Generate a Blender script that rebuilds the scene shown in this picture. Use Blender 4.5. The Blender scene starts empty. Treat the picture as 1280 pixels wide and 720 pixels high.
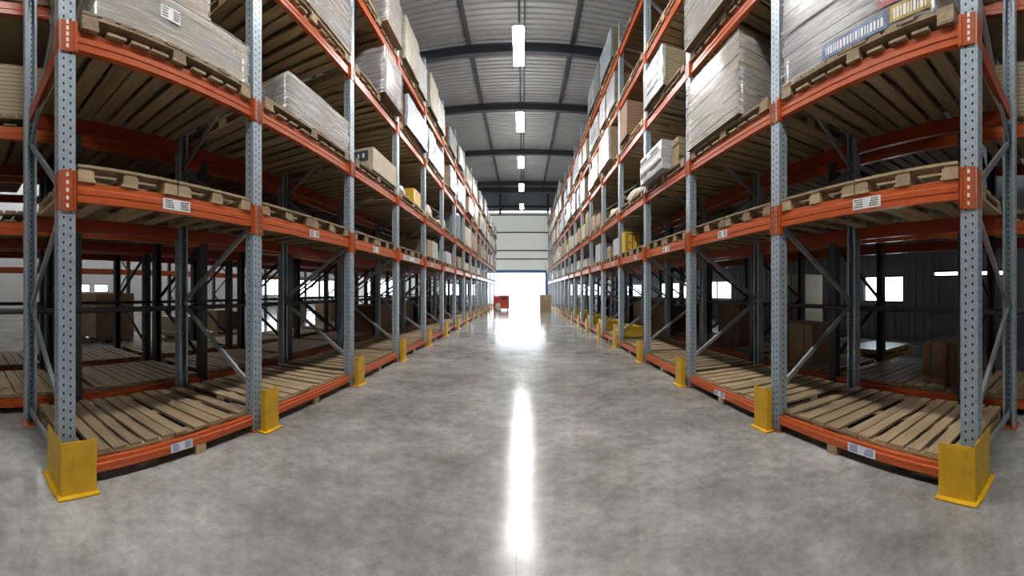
import bpy, bmesh, math, random
from mathutils import Vector, Matrix
random.seed(11)
C = bpy.context.scene.collection
PI = math.pi
ORD = ['first','second','third','fourth','fifth','sixth','seventh','eighth','ninth','tenth','eleventh','twelfth',
       'thirteenth','fourteenth','fifteenth','sixteenth','seventeenth','eighteenth']

# ------------------------------------------------------------------ materials
MATS = {}
def nmat(name):
    m = bpy.data.materials.new(name); m.use_nodes = True
    nt = m.node_tree; nt.nodes.clear()
    out = nt.nodes.new('ShaderNodeOutputMaterial')
    b = nt.nodes.new('ShaderNodeBsdfPrincipled')
    nt.links.new(b.outputs[0], out.inputs[0])
    MATS[name] = m
    return m, nt, b, out
def N(nt, t, **kw):
    n = nt.nodes.new(t)
    for k, v in kw.items(): setattr(n, k, v)
    return n
def math_(nt, op, a, b=None, c=None):
    n = N(nt, 'ShaderNodeMath', operation=op)
    for i, v in enumerate((a, b, c)):
        if v is None: continue
        if isinstance(v, (int, float)): n.inputs[i].default_value = v
        else: nt.links.new(v, n.inputs[i])
    return n.outputs[0]
def ramp(nt, fac, stops):
    r = N(nt, 'ShaderNodeValToRGB')
    el = r.color_ramp.elements
    while len(el) < len(stops): el.new(.5)
    for e, (p, c) in zip(el, stops):
        e.position = p; e.color = (*c, 1)
    nt.links.new(fac, r.inputs[0]); return r.outputs[0]
def mixc(nt, fac, a, b, mode='MIX'):
    n = N(nt, 'ShaderNodeMix', data_type='RGBA', blend_type=mode)
    def s(i, v):
        if isinstance(v, tuple): n.inputs[i].default_value = (*v, 1)
        elif isinstance(v, (int, float)): n.inputs[i].default_value = v
        else: nt.links.new(v, n.inputs[i])
    s(0, fac); s(6, a); s(7, b); return n.outputs[2]
def noise(nt, vec, scale, detail=3, rough=.5):
    n = N(nt, 'ShaderNodeTexNoise'); n.inputs['Scale'].default_value = scale
    n.inputs['Detail'].default_value = detail; n.inputs['Roughness'].default_value = rough
    if vec is not None: nt.links.new(vec, n.inputs['Vector'])
    return n.outputs[0]
def mapping(nt, vec, scale, loc=None):
    n = N(nt, 'ShaderNodeMapping'); n.inputs['Scale'].default_value = scale
    nt.links.new(vec, n.inputs['Vector'])
    if loc is not None: nt.links.new(loc, n.inputs['Location'])
    return n.outputs[0]
def bump(nt, b, h, strength=.3, dist=.01):
    n = N(nt, 'ShaderNodeBump'); n.inputs['Strength'].default_value = strength
    n.inputs['Distance'].default_value = dist
    nt.links.new(h, n.inputs['Height']); nt.links.new(n.outputs[0], b.inputs['Normal'])

def plain(name, col, rough=.5, metal=0, var=.12, scale=6, spec=.5):
    m, nt, b, o = nmat(name)
    tc = N(nt, 'ShaderNodeTexCoord')
    f = noise(nt, tc.outputs['Object'], scale, 4, .6)
    lo = tuple(c*(1-var) for c in col); hi = tuple(min(1, c*(1+var)) for c in col)
    nt.links.new(ramp(nt, f, [(.3, lo), (.7, hi)]), b.inputs['Base Color'])
    b.inputs['Roughness'].default_value = rough; b.inputs['Metallic'].default_value = metal
    b.inputs['Specular IOR Level'].default_value = spec
    return m
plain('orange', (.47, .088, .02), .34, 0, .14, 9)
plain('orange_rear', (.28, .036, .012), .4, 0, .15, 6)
plain('yellow', (.62, .36, .012), .42, 0, .16, 7)
plain('yellow_plastic', (.62, .4, .03), .4)
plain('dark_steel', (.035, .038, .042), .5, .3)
plain('rafter', (.045, .05, .06), .55, .1)
plain('brace', (.30, .33, .345), .38, .55, .15)
plain('label', (.78, .79, .8), .5, 0, .03)
plain('ink', (.05, .05, .06), .6, 0, .1)
plain('blueink', (.05, .12, .4), .6, 0, .1)
plain('cardboard', (.33, .235, .145), .75, 0, .15, 4)
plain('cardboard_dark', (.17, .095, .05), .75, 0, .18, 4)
plain('white_box', (.48, .49, .48), .45, 0, .08, 4)
plain('cream', (.5, .43, .3), .6, 0, .12, 5)
plain('grey_plastic', (.22, .25, .28), .4, 0, .08)
plain('red_plastic', (.55, .06, .05), .45)
plain('blue_paint', (.08, .17, .42), .5)
plain('wall_white', (.5, .51, .52), .6, 0, .04, 1)
plain('wall_dark', (.24, .26, .28), .5, .2, .08, 1)
plain('black_film', (.012, .012, .016), .12, 0, .2)
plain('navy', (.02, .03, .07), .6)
plain('foam', (.55, .5, .4), .8, 0, .2, 14)
plain('yard', (.55, .56, .57), .8, 0, .08, .6)
plain('pipe', (.045, .048, .052), .45, .4)
plain('print_red', (.36, .12, .12), .3, 0, .45, 14); plain('print_yellow', (.44, .33, .1), .3, 0, .45, 14); plain('print_blue', (.12, .18, .3), .3, 0, .5, 14)

def wood(name, c0, c1, c2, rough=.75):
    m, nt, b, o = nmat(name)
    tc = N(nt, 'ShaderNodeTexCoord'); oi = N(nt, 'ShaderNodeObjectInfo')
    rnd = math_(nt, 'MULTIPLY', oi.outputs['Random'], 37.0)
    cb = N(nt, 'ShaderNodeCombineXYZ')
    for i in range(3): nt.links.new(rnd, cb.inputs[i])
    grain = noise(nt, mapping(nt, tc.outputs['Object'], (1.6, 34, 30), cb.outputs[0]), 1.6, 5, .65)
    blot = noise(nt, mapping(nt, tc.outputs['Object'], (1.2, 8, 3), cb.outputs[0]), 1.2, 3, .6)
    col = ramp(nt, grain, [(.25, c0), (.5, c1), (.75, c2)])
    col = mixc(nt, math_(nt, 'MULTIPLY', blot, .8), col, (c0[0]*.75, c0[1]*.7, c0[2]*.68))
    v = math_(nt, 'ADD', math_(nt, 'MULTIPLY', oi.outputs['Random'], .5), .72)
    hs = N(nt, 'ShaderNodeHueSaturation'); nt.links.new(v, hs.inputs['Value']); nt.links.new(col, hs.inputs['Color'])
    nt.links.new(hs.outputs[0], b.inputs['Base Color'])
    b.inputs['Roughness'].default_value = rough
    bump(nt, b, grain, .35, .004)
    return m
wood('wood', (.19, .127, .066), (.37, .275, .16), (.50, .40, .26))
wood('wood_fresh', (.30, .215, .115), (.45, .345, .205), (.56, .45, .285))

def galvanized(name, holes=True, c0=(.27, .335, .385), c1=(.42, .50, .555)):
    m, nt, b, o = nmat(name)
    tc = N(nt, 'ShaderNodeTexCoord'); sx = N(nt, 'ShaderNodeSeparateXYZ')
    nt.links.new(tc.outputs['Object'], sx.inputs[0])
    f = noise(nt, tc.outputs['Object'], 22, 4, .6)
    col = ramp(nt, f, [(.25, c0), (.75, c1)])
    if holes:
        # two staggered rows of keyhole slots on the face, one on the flanges
        geo = N(nt, 'ShaderNodeNewGeometry'); vt = N(nt, 'ShaderNodeVectorTransform', vector_type='NORMAL', convert_from='WORLD', convert_to='OBJECT')
        nt.links.new(geo.outputs['Normal'], vt.inputs[0])
        sn = N(nt, 'ShaderNodeSeparateXYZ'); nt.links.new(vt.outputs[0], sn.inputs[0])
        face = math_(nt, 'GREATER_THAN', math_(nt, 'ABSOLUTE', sn.outputs[0]), .5)
        yy = sx.outputs[1]
        zz = sx.outputs[2]
        zs = math_(nt, 'ADD', zz, math_(nt, 'MULTIPLY', math_(nt, 'GREATER_THAN', yy, 0), .014))
        dy = math_(nt, 'SUBTRACT', math_(nt, 'ABSOLUTE', yy), .024)
        dz = math_(nt, 'SUBTRACT', math_(nt, 'FLOORED_MODULO', zs, .056), .028)
        # narrower towards the bottom: keyhole
        wid = math_(nt, 'ADD', .0066, math_(nt, 'MULTIPLY', dz, .22))
        e1 = math_(nt, 'POWER', math_(nt, 'DIVIDE', dy, wid), 2)
        e2 = math_(nt, 'POWER', math_(nt, 'DIVIDE', dz, .0105), 2)
        h1 = math_(nt, 'MULTIPLY', math_(nt, 'LESS_THAN', math_(nt, 'ADD', e1, e2), 1), face)
        ax = math_(nt, 'SUBTRACT', math_(nt, 'ABSOLUTE', sx.outputs[0]), .05)
        e3 = math_(nt, 'POWER', math_(nt, 'DIVIDE', ax, .007), 2)
        h2 = math_(nt, 'MULTIPLY', math_(nt, 'LESS_THAN', math_(nt, 'ADD', e3, e2), 1), math_(nt, 'SUBTRACT', 1, face))
        hole = math_(nt, 'MAXIMUM', h1, h2)
        col = mixc(nt, hole, col, (.012, .013, .015))
        # folded rib down the middle of the face
        rib = math_(nt, 'MULTIPLY', math_(nt, 'LESS_THAN', math_(nt, 'ABSOLUTE', yy), .004), face)
        bump(nt, b, math_(nt, 'SUBTRACT', math_(nt, 'MULTIPLY', rib, -.5), hole), .5, .004)
    nt.links.new(col, b.inputs['Base Color'])
    b.inputs['Roughness'].default_value = .42; b.inputs['Metallic'].default_value = .35
    return m
galvanized('post')
galvanized('post_dark', True, (.05, .055, .06), (.085, .092, .10))  # much darker grey variant of the post finish, used on the back racks

def film(name, col, fac, streak=(3, 1.0, 24)):
    m, nt, b, o = nmat(name)
    tc = N(nt, 'ShaderNodeTexCoord')
    w = N(nt, 'ShaderNodeMapping'); w.inputs['Scale'].default_value = streak; w.inputs['Rotation'].default_value = (.22, 0, 0)
    nt.links.new(tc.outputs['Object'], w.inputs[0])
    f = noise(nt, w.outputs[0], 1.3, 5, .62)
    b.inputs['Base Color'].default_value = (*col, 1)
    b.inputs['Roughness'].default_value = .3; b.inputs['Specular IOR Level'].default_value = .9
    b.inputs['Coat Weight'].default_value = 1; b.inputs['Coat Roughness'].default_value = .17; b.inputs['Coat IOR'].default_value = 1.7
    bump(nt, b, f, .55, .03)
    tr = N(nt, 'ShaderNodeBsdfTransparent'); mx = N(nt, 'ShaderNodeMixShader')
    ff = N(nt, 'ShaderNodeMapRange'); nt.links.new(f, ff.inputs[0])
    ff.inputs[1].default_value = .3; ff.inputs[2].default_value = .7
    ff.inputs[3].default_value = max(0, fac-.45); ff.inputs[4].default_value = min(1, fac+.35)
    nt.links.new(ff.outputs[0], mx.inputs[0]); nt.links.new(tr.outputs[0], mx.inputs[1])
    nt.links.new(b.outputs[0], mx.inputs[2]); nt.links.new(mx.outputs[0], o.inputs[0])
    return m
film('film', (.44, .44, .46), .42)
film('film_dense', (.46, .47, .49), .55)
film('film_thin', (.7, .7, .7), .22)
def wrapped(name, c0, c1, s=(2, 1.2, 20)):
    m, nt, b, o = nmat(name)
    tc = N(nt, 'ShaderNodeTexCoord')
    w = N(nt, 'ShaderNodeMapping'); w.inputs['Scale'].default_value = s; w.inputs['Rotation'].default_value = (.3, 0, 0)
    nt.links.new(tc.outputs['Object'], w.inputs[0])
    f = noise(nt, w.outputs[0], 1.4, 5, .6)
    nt.links.new(ramp(nt, f, [(.3, c0), (.7, c1)]), b.inputs['Base Color'])
    b.inputs['Roughness'].default_value = .3; b.inputs['Coat Weight'].default_value = .9; b.inputs['Coat Roughness'].default_value = .18
    bump(nt, b, f, .5, .03)
wrapped('wrap_white', (.36, .37, .38), (.6, .6, .6))
wrapped('wrap_cream', (.33, .29, .21), (.52, .48, .38))
wrapped('wrap_blue', (.28, .34, .38), (.46, .51, .54))
wrapped('wrap_grey', (.17, .17, .18), (.36, .365, .38))

def striped(name, c0, c1, period, axis=2):
    m, nt, b, o = nmat(name)
    tc = N(nt, 'ShaderNodeTexCoord'); sx = N(nt, 'ShaderNodeSeparateXYZ'); nt.links.new(tc.outputs['Object'], sx.inputs[0])
    md = math_(nt, 'FLOORED_MODULO', sx.outputs[axis], period)
    line = math_(nt, 'LESS_THAN', md, period*.16)
    n = noise(nt, mapping(nt, tc.outputs['Object'], (3, 3, 30)), 2, 3)
    nt.links.new(mixc(nt, line, ramp(nt, n, [(.3, tuple(c*.8 for c in c1)), (.7, c1)]), c0), b.inputs['Base Color'])
    b.inputs['Roughness'].default_value = .7
striped('boards', (.12, .085, .05), (.42, .35, .22), .045)
striped('boards_brown', (.09, .05, .03), (.27, .15, .085), .06)
striped('boards_pale', (.2, .17, .12), (.52, .46, .33), .03)

# concrete floor
m, nt, b, o = nmat('concrete')
tc = N(nt, 'ShaderNodeTexCoord'); P = tc.outputs['Object']
n1 = noise(nt, P, .42, 7, .66); n2 = noise(nt, mapping(nt, P, (1, 1, 1)), 2.6, 8, .7); n3 = noise(nt, P, 26, 5, .7)
nw = noise(nt, P, 1.1, 4, .75)
c = ramp(nt, n1, [(.32, (.15, .148, .134)), (.5, (.27, .27, .258)), (.68, (.40, .40, .39))])
n4 = noise(nt, P, 11, 7, .75)
c = mixc(nt, 1.0, c, ramp(nt, n2, [(.32, (.72, .715, .69)), (.68, (1.24, 1.24, 1.24))]), 'MULTIPLY')
c = mixc(nt, 1.0, c, ramp(nt, n4, [(.3, (.76, .76, .75)), (.7, (1.22, 1.22, 1.2))]), 'MULTIPLY')
sx = N(nt, 'ShaderNodeSeparateXYZ'); nt.links.new(P, sx.inputs[0])
wob = math_(nt, 'MULTIPLY', math_(nt, 'SUBTRACT', n2, .5), .012)
def joint(coord, at, w):
    return math_(nt, 'LESS_THAN', math_(nt, 'ABSOLUTE', math_(nt, 'ADD', math_(nt, 'SUBTRACT', coord, at), wob)), w)
j = math_(nt, 'MAXIMUM', joint(sx.outputs[0], -.03, .0022), joint(sx.outputs[1], 5.9, .003))
j = math_(nt, 'MAXIMUM', j, joint(sx.outputs[1], 12.0, .003))
c = mixc(nt, math_(nt, 'MULTIPLY', j, .75), c, (.03, .03, .03))
nt.links.new(c, b.inputs['Base Color'])
rr = N(nt, 'ShaderNodeMapRange'); nt.links.new(nw, rr.inputs[0])
rr.inputs[1].default_value = .3; rr.inputs[2].default_value = .7; rr.inputs[3].default_value = .12; rr.inputs[4].default_value = .215
nt.links.new(rr.outputs[0], b.inputs['Roughness'])
b.inputs['Specular IOR Level'].default_value = .5
bump(nt, b, math_(nt, 'ADD', math_(nt, 'MULTIPLY', n4, 2.5), math_(nt, 'MULTIPLY', n3, .35)), .05, .008)

# corrugated roof sheet (galvanised)
plain('roof_sheet', (.34, .345, .345), .5, .2, .1, .8)
# translucent end-wall cladding
m, nt, b, o = nmat('translucent_panel')
b.inputs['Base Color'].default_value = (.62, .65, .66, 1); b.inputs['Roughness'].default_value = .6
tl = N(nt, 'ShaderNodeBsdfTranslucent'); tl.inputs[0].default_value = (.66, .63, .58, 1)
mx = N(nt, 'ShaderNodeMixShader'); mx.inputs[0].default_value = .36
nt.links.new(b.outputs[0], mx.inputs[1]); nt.links.new(tl.outputs[0], mx.inputs[2]); nt.links.new(mx.outputs[0], o.inputs[0])
m, nt, b, o = nmat('lamp')
b.inputs['Base Color'].default_value = (.9, .9, .9, 1); b.inputs['Emission Color'].default_value = (1, .985, .96, 1)
b.inputs['Emission Strength'].default_value = 165
m, nt, b, o = nmat('lamp_soft')
b.inputs['Base Color'].default_value = (.9, .9, .9, 1); b.inputs['Emission Color'].default_value = (1, .985, .96, 1)
b.inputs['Emission Strength'].default_value = 80
m, nt, b, o = nmat('window_glass')
tr = N(nt, 'ShaderNodeBsdfTransparent'); gl = N(nt, 'ShaderNodeBsdfGlossy'); gl.inputs['Roughness'].default_value = .03
mx = N(nt, 'ShaderNodeMixShader'); mx.inputs[0].default_value = .06
nt.links.new(tr.outputs[0], mx.inputs[1]); nt.links.new(gl.outputs[0], mx.inputs[2]); nt.links.new(mx.outputs[0], o.inputs[0])

# ------------------------------------------------------------------ mesh helpers
class MB:
    def __init__(s): s.v = []; s.f = []; s.mi = []
    def box(s, x0, x1, y0, y1, z0, z1, mi=0, M=None):
        b = len(s.v)
        vs = [Vector((x, y, z)) for z in (z0, z1) for y in (y0, y1) for x in (x0, x1)]
        if M is not None: vs = [M @ v for v in vs]
        s.v += vs
        for q in ((0, 2, 3, 1), (4, 5, 7, 6), (0, 1, 5, 4), (2, 6, 7, 3), (0, 4, 6, 2), (1, 3, 7, 5)):
            s.f.append(tuple(b+i for i in q)); s.mi.append(mi)
        return s
    def bar(s, p, q, w, h, mi=0, up=(0, 0, 1)):
        p = Vector(p); q = Vector(q); d = (q-p); L = d.length; d.normalize()
        u = Vector(up)
        if abs(d.dot(u)) > .95: u = Vector((0, 1, 0))
        a = d.cross(u).normalized(); c = a.cross(d)
        M = Matrix((( d.x, a.x, c.x, p.x), (d.y, a.y, c.y, p.y), (d.z, a.z, c.z, p.z), (0, 0, 0, 1)))
        return s.box(0, L, -w/2, w/2, -h/2, h/2, mi, M)
    def cyl(s, p, q, r0, r1=None, n=12, mi=0, caps=True):
        r1 = r0 if r1 is None else r1
        p = Vector(p); q = Vector(q); d = (q-p).normalized()
        u = Vector((0, 0, 1)) if abs(d.z) < .9 else Vector((1, 0, 0))
        a = d.cross(u).normalized(); c = a.cross(d); b = len(s.v)
        for pt, r in ((p, r0), (q, r1)):
            for i in range(n):
                t = 2*PI*i/n; s.v.append(pt + (a*math.cos(t)+c*math.sin(t))*r)
        for i in range(n):
            k = (i+1) % n
            s.f.append((b+i, b+k, b+n+k, b+n+i)); s.mi.append(mi)
        if caps:
            s.f.append(tuple(b+i for i in range(n))[::-1]); s.mi.append(mi)
            s.f.append(tuple(b+n+i for i in range(n))); s.mi.append(mi)
        return s
    def prism(s, prof, y0, y1, mi=0):
        """profile of (x,z) points run along y"""
        b = len(s.v); n = len(prof)
        for y in (y0, y1):
            for x, z in prof: s.v.append(Vector((x, y, z)))
        for i in range(n):
            k = (i+1) % n
            s.f.append((b+i, b+k, b+n+k, b+n+i)); s.mi.append(mi)
        s.f.append(tuple(b+i for i in range(n))); s.mi.append(mi)
        s.f.append(tuple(b+n+i for i in range(n))[::-1]); s.mi.append(mi)
        return s
    def mesh(s, name, mats):
        me = bpy.data.meshes.new(name)
        me.from_pydata([tuple(v) for v in s.v], [], s.f)
        for mt in (mats if isinstance(mats, (list, tuple)) else [mats]): me.materials.append(MATS[mt])
        me.polygons.foreach_set('material_index', s.mi)
        bm = bmesh.new(); bm.from_mesh(me); bmesh.ops.recalc_face_normals(bm, faces=bm.faces); bm.to_mesh(me); bm.free()
        me.update(); return me
def put(name, me, loc=(0, 0, 0), parent=None, rot=None):
    o = bpy.data.objects.new(name, me); C.objects.link(o); o.location = loc
    if rot: o.rotation_euler = rot
    if parent is not None: o.parent = parent
    return o
def tag(o, label=None, cat=None, group=None, kind=None):
    if label: o['label'] = label
    if cat: o['category'] = cat
    if group: o['group'] = group
    if kind: o['kind'] = kind
    return o
def bevel(o, w=.004, seg=2):
    md = o.modifiers.new('b', 'BEVEL'); md.width = w; md.segments = seg; md.limit_method = 'ANGLE'
    return o
def struct(name, mb, mats, loc=(0, 0, 0), label=None):
    o = put(name, mb.mesh(name, mats), loc); tag(o, kind='structure')
    if label: o['label'] = label
    return o

# ------------------------------------------------------------------ layout
CAMH = 1.33
YL = [.727, 2.54, 4.497, 6.40, 8.33, 10.3, 12.25, 14.2, 16.15, 18.1, 20.05, 22.0, 23.95, 25.9, 27.8, 29.6, 31.3]
YR = [.762, 2.63, 4.49, 6.29, 8.10, 9.90, 11.75, 13.55, 15.4, 17.2, 19.0, 20.8, 22.6, 24.4, 26.2, 28.0, 29.7, 31.3]
DL, DR = 2.30, 2.224
DEP = 1.28
LV = [.115, 2.006, 3.04, 4.39, 5.63, 6.87]     # beam centres
BH = .14                                        # beam height
WALLY = 33.4; ROOF = 10.75; WX0, WX1 = -17.0, 8.5

# ------------------------------------------------------------------ racks
_cache = {}
def cached(key, fn):
    if key not in _cache: _cache[key] = fn()
    return _cache[key]
def post_mesh(h, s, mat='post'):
    """perforated upright: face towards the aisle at x=0, channel opening into the rack. s = direction into the rack"""
    def f():
        mb = MB(); t = .004; w = .06
        mb.box(*sorted((0, s*t)), -w, w, 0, h)
        for sy in (-1, 1):
            y = sorted((sy*w, sy*(w-t)))
            mb.box(*sorted((s*t, s*.1)), *y, 0, h)
            y = sorted((sy*(w-t), sy*(w-.026)))
            mb.box(*sorted((s*.096, s*.1)), *y, 0, h)
        return mb.mesh('post', mat)
    return cached(('post', h, s, mat), f)
def foot_mesh(s):
    def f():
        mb = MB(); mb.box(*sorted((-s*.02, s*.13)), -.08, .08, 0, .008)
        for dx, dy in ((.0, -.068), (.11, .068)): mb.cyl((s*dx, dy, .004), (s*dx, dy, .03), .009)
        return mb.mesh('foot_plate', 'orange')
    return cached(('foot', s), f)
def brace_mesh(h, s, D, mat='brace'):
    def f():
        mb = MB(); z = .38; i = 0; x0, x1 = s*.06, s*(D-.06)
        pts = []
        while z < h-.1:
            pts.append((x0 if i % 2 == 0 else x1, z)); z += .8; i += 1
        for a, b in zip(pts, pts[1:]):
            q = .012 if a[1] < b[1] else -.012
            mb.bar((a[0], q, a[1]), (b[0], q, b[1]), .03, .045)
        for x, z in pts:
            mb.cyl((x, -.03, z), (x, .03, z), .011, n=8)
        return mb.mesh('bracing', mat)
    return cached(('brace', h, s, D, mat), f)
def tie_mesh(s, D):
    return cached(('tie', s, D), lambda: MB().bar((s*.06, 0, 0), (s*(D-.06), 0, 0), .03, .045).mesh('tie_bar', 'brace'))
def beam_mesh(L, s, low=False, rear=False):
    def f():
        h = .042 if low else BH/2
        d = -s if rear else s       # direction from the outer face to the inner one
        pr = [(0, -h), (0, -h*.42), (.005, -h*.36), (.005, -h*.28), (0, -h*.22), (0, h*.30), (.012, h*.42), (.012, h), (.05, h), (.05, -h)]
        mb = MB(); mb.prism([(d*x, z) for x, z in pr], -L/2, L/2)
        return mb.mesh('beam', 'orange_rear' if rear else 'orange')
    return cached(('beam', round(L, 3), s, low, rear), f)
def connector_mesh(s, end, wide, h=.14):
    """hooked end plate. end=+1: plate at the far end of the beam"""
    def f():
        mb = MB(); w = .104 if wide else .052
        y0, y1 = (-.008, w) if end > 0 else (-w, .008)
        mb.box(*sorted((-s*.009, -s*.001)), y0, y1, -h, h*.95)
        yy = 0 if end > 0 else 0
        mb.box(*sorted((-s*.009, s*.058)), min(0, -end*.01), max(0, -end*.01), -h, h)
        mb.box(*sorted((-s*.02, -s*.009)), *sorted((end*.004, end*.016)), -h, h*.9)
        if wide: mb.box(*sorted((-s*.009, s*.08)), *sorted((end*.118, end*.124)), -h, h*.9)
        for k in range(5):
            z = -h+.035+k*.052*h/.14
            y = end*(w*.6)
            mb.box(*sorted((-s*.012, -s*.008)), y-.009, y+.009, z-.014, z+.012, 1)
        return mb.mesh('connector', ['orange', 'label' if wide else 'brace'])
    return cached(('conn', s, end, wide, h), f)
def sticker_mesh(s, w, h, seed):
    def f():
        rnd = random.Random(seed); mb = MB()
        mb.box(*sorted((0, -s*.0015)), -w/2, w/2, -h/2, h/2, 0)
        # lines of small print and a bar code strip
        for side in (-1, 1):
            for r in range(4):
                z = h*.32 - r*h*.2; y = side*w*.28 - w*.13
                while y < side*w*.28 + w*.13:
                    l = rnd.uniform(.004, .014)*w/.2
                    mb.box(*sorted((-s*.0015, -s*.003)), y, y+l, z-h*.055, z+h*.055, 1); y += l+.004*w/.2
        return mb.mesh('location_label', ['label', 'ink' if seed % 2 else 'blueink'])
    return cached(('st', s, w, h, seed), f)
def rack(label, s, X0, D, ys, levels, top, front_conn=9, group=None, far_rear=99, lowbars=True, cat='pallet rack', dark=False):
    pm, bm2 = ('post_dark', 'dark_steel') if dark else ('post', 'brace')
    root = bpy.data.objects.new('pallet_rack', None); C.objects.link(root); root.location = (s*X0, ys[0], 0)
    tag(root, label, cat)
    oy = ys[0]
    for k, y in enumerate(ys):
        fr = put('upright_frame', brace_mesh(top, s, D, bm2), (0, y-oy, 0), root)
        put('post', post_mesh(top, s, pm), (0, 0, 0), fr)
        put('tie_bar', tie_mesh(s, D), (0, 0, .14), fr); put('tie_bar', tie_mesh(s, D), (0, 0, top-.12), fr)
        put('post', post_mesh(top, -s, pm), (s*D, 0, 0), fr)
        if k < 10:
            put('foot_plate', foot_mesh(s), (0, 0, 0), fr); put('foot_plate', foot_mesh(-s), (s*D, 0, 0), fr)
    far = MB()
    for k in range(len(ys)-1):
        yc = (ys[k]+ys[k+1])/2; L = ys[k+1]-ys[k]-.124
        for li in levels:
            low = li == 0; z = LV[li]
            bm_ = put('front_beam', beam_mesh(L, s, low), (s*(.012 if not low else .0), yc-oy, z), root)
            if k < front_conn and not low:
                put('connector', connector_mesh(s, -1, k == 0, .14 if li == 1 else .105), (-s*.012, -L/2, 0), bm_)
                put('connector', connector_mesh(s, 1, False, .14 if li == 1 else .105), (-s*.012, L/2, 0), bm_)
            if k < far_rear:
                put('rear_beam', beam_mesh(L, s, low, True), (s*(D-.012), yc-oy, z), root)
            else:
                far.box(*sorted((s*(D-.06), s*(D-.01))), yc-oy-L/2, yc-oy+L/2, z-.07, z+.07)
        if lowbars and k < 10:
            sb = cached(('sb', s, D), lambda: MB().box(*sorted((s*.05, s*(D-.06))), -.025, .025, .045, .082).mesh('support_bar', 'dark_steel'))
            for q in (-.62, -.35, .35, .62): put('support_bar', sb, (0, yc-oy+q, 0), root)
    if far.v:
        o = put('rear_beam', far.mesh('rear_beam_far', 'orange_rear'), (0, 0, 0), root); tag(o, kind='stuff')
    for li in [l for l in levels if l in (2, 3)]:
        sbm = MB().box(*sorted((s*.11, s*(D-.11))), -.02, .02, LV[li]-.05, LV[li]+.07)
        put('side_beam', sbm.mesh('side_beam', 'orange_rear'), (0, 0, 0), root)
    return root
RL = rack('orange and grey steel pallet rack lining the left side of the aisle', -1, DL, DEP, YL, [0, 1, 2, 3, 4], 6.9, far_rear=9)
RR = rack('taller orange and grey steel pallet rack lining the right side of the aisle', 1, DR, DEP, YR, [0, 1, 2, 3, 4, 5], 7.6, far_rear=8)
YB = [-.6]+[y+.6 for y in YL[:14]]; YBR = [-.5]+[y+.6 for y in YR[:14]]
YC = YB[:10]
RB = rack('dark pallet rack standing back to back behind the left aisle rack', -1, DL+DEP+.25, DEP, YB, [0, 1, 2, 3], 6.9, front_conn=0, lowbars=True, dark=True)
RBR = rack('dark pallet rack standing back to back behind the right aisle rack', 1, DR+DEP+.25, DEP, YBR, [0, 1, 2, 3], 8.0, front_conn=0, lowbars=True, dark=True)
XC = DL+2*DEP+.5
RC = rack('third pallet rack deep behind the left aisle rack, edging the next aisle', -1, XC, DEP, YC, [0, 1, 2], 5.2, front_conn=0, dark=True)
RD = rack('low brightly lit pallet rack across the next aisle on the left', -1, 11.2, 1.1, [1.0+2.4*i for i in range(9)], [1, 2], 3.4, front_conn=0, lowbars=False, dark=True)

# location labels on the beams (children of their beams)
def beams_of(r, nm): return [o for o in r.children if o.name.split('.')[0] == nm]
def sticker(r, s, ys, bay, li, yc, w=.2, h=.075, seed=1):
    tgt = min((o for o in beams_of(r, 'front_beam') if abs(o.location.z-LV[li]) < .01), key=lambda o: abs(o.location.y+ys[0]-(ys[bay]+ys[bay+1])/2))
    o = put('location_label', sticker_mesh(s, w, h, seed), (-s*.0005 , yc-(tgt.location.y+ys[0]), -.006), tgt)
    o['label'] = 'white paper location label'
sticker(RL, -1, YL, 0, 1, 1.62, .26, .085, 1); sticker(RL, -1, YL, 1, 1, 3.55, .2, .08, 3); sticker(RL, -1, YL, 2, 1, 5.38, .24, .09, 5)
sticker(RL, -1, YL, 0, 0, 1.66, .21, .07, 2); sticker(RL, -1, YL, 3, 1, 7.3, 1.1, .09, 5)
sticker(RR, 1, YR, 0, 1, 1.58, .26, .085, 1); sticker(RR, 1, YR, 1, 1, 3.6, .2, .08, 3); sticker(RR, 1, YR, 2, 1, 5.3, .28, .09, 5)
sticker(RR, 1, YR, 0, 0, 1.62, .26, .07, 2); sticker(RR, 1, YR, 1, 0, 3.65, .24, .07, 4)
for b_ in range(3, 9): sticker(RR, 1, YR, b_, 1, (YR[b_]+YR[b_+1])/2-.3, .2, .08, 3)
for b_ in range(4, 9): sticker(RL, -1, YL, b_, 1, (YL[b_]+YL[b_+1])/2-.3, .2, .08, 3)

# ------------------------------------------------------------------ column protectors
def protector_mesh(s, wide):
    def f():
        mb = MB(); t = .007; h = .40 if not wide else .355; w = .10 if not wide else .125; dpt = .12 if not wide else .34
        mb.box(*sorted((0, s*t)), -w, w, .012, h)
        if wide:
            mb.box(*sorted((s*t, s*dpt)), -w, -w+t, .012, h+.015)
        else:
            for sy in (-1, 1):
                mb.box(*sorted((s*t, s*.06)), *sorted((sy*w, sy*(w-t))), .012, h)
        return mb.mesh('guard_plate', 'yellow')
    return cached(('prot', s, wide), f)
def protector_base(s, wide):
    def f():
        mb = MB(); dpt = .15 if not wide else .37; w = .12 if not wide else .14
        mb.box(*sorted((-s*.035, s*(.03 if wide else .07))), -w-.01, w, 0, .016)
        if wide: mb.box(*sorted((s*.03, s*dpt)), -w-.02, -.06-.03, 0, .016)
        return mb.mesh('base_plate', 'yellow')
    return cached(('protb', s, wide), f)
def bolts_mesh(s):
    def f():
        mb = MB()
        mb.cyl((0, 0, 0), (-s*.008, 0, 0), .008, n=8)
        return mb.mesh('bolt', 'yellow')
    return cached(('bolts', s), f)
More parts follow.
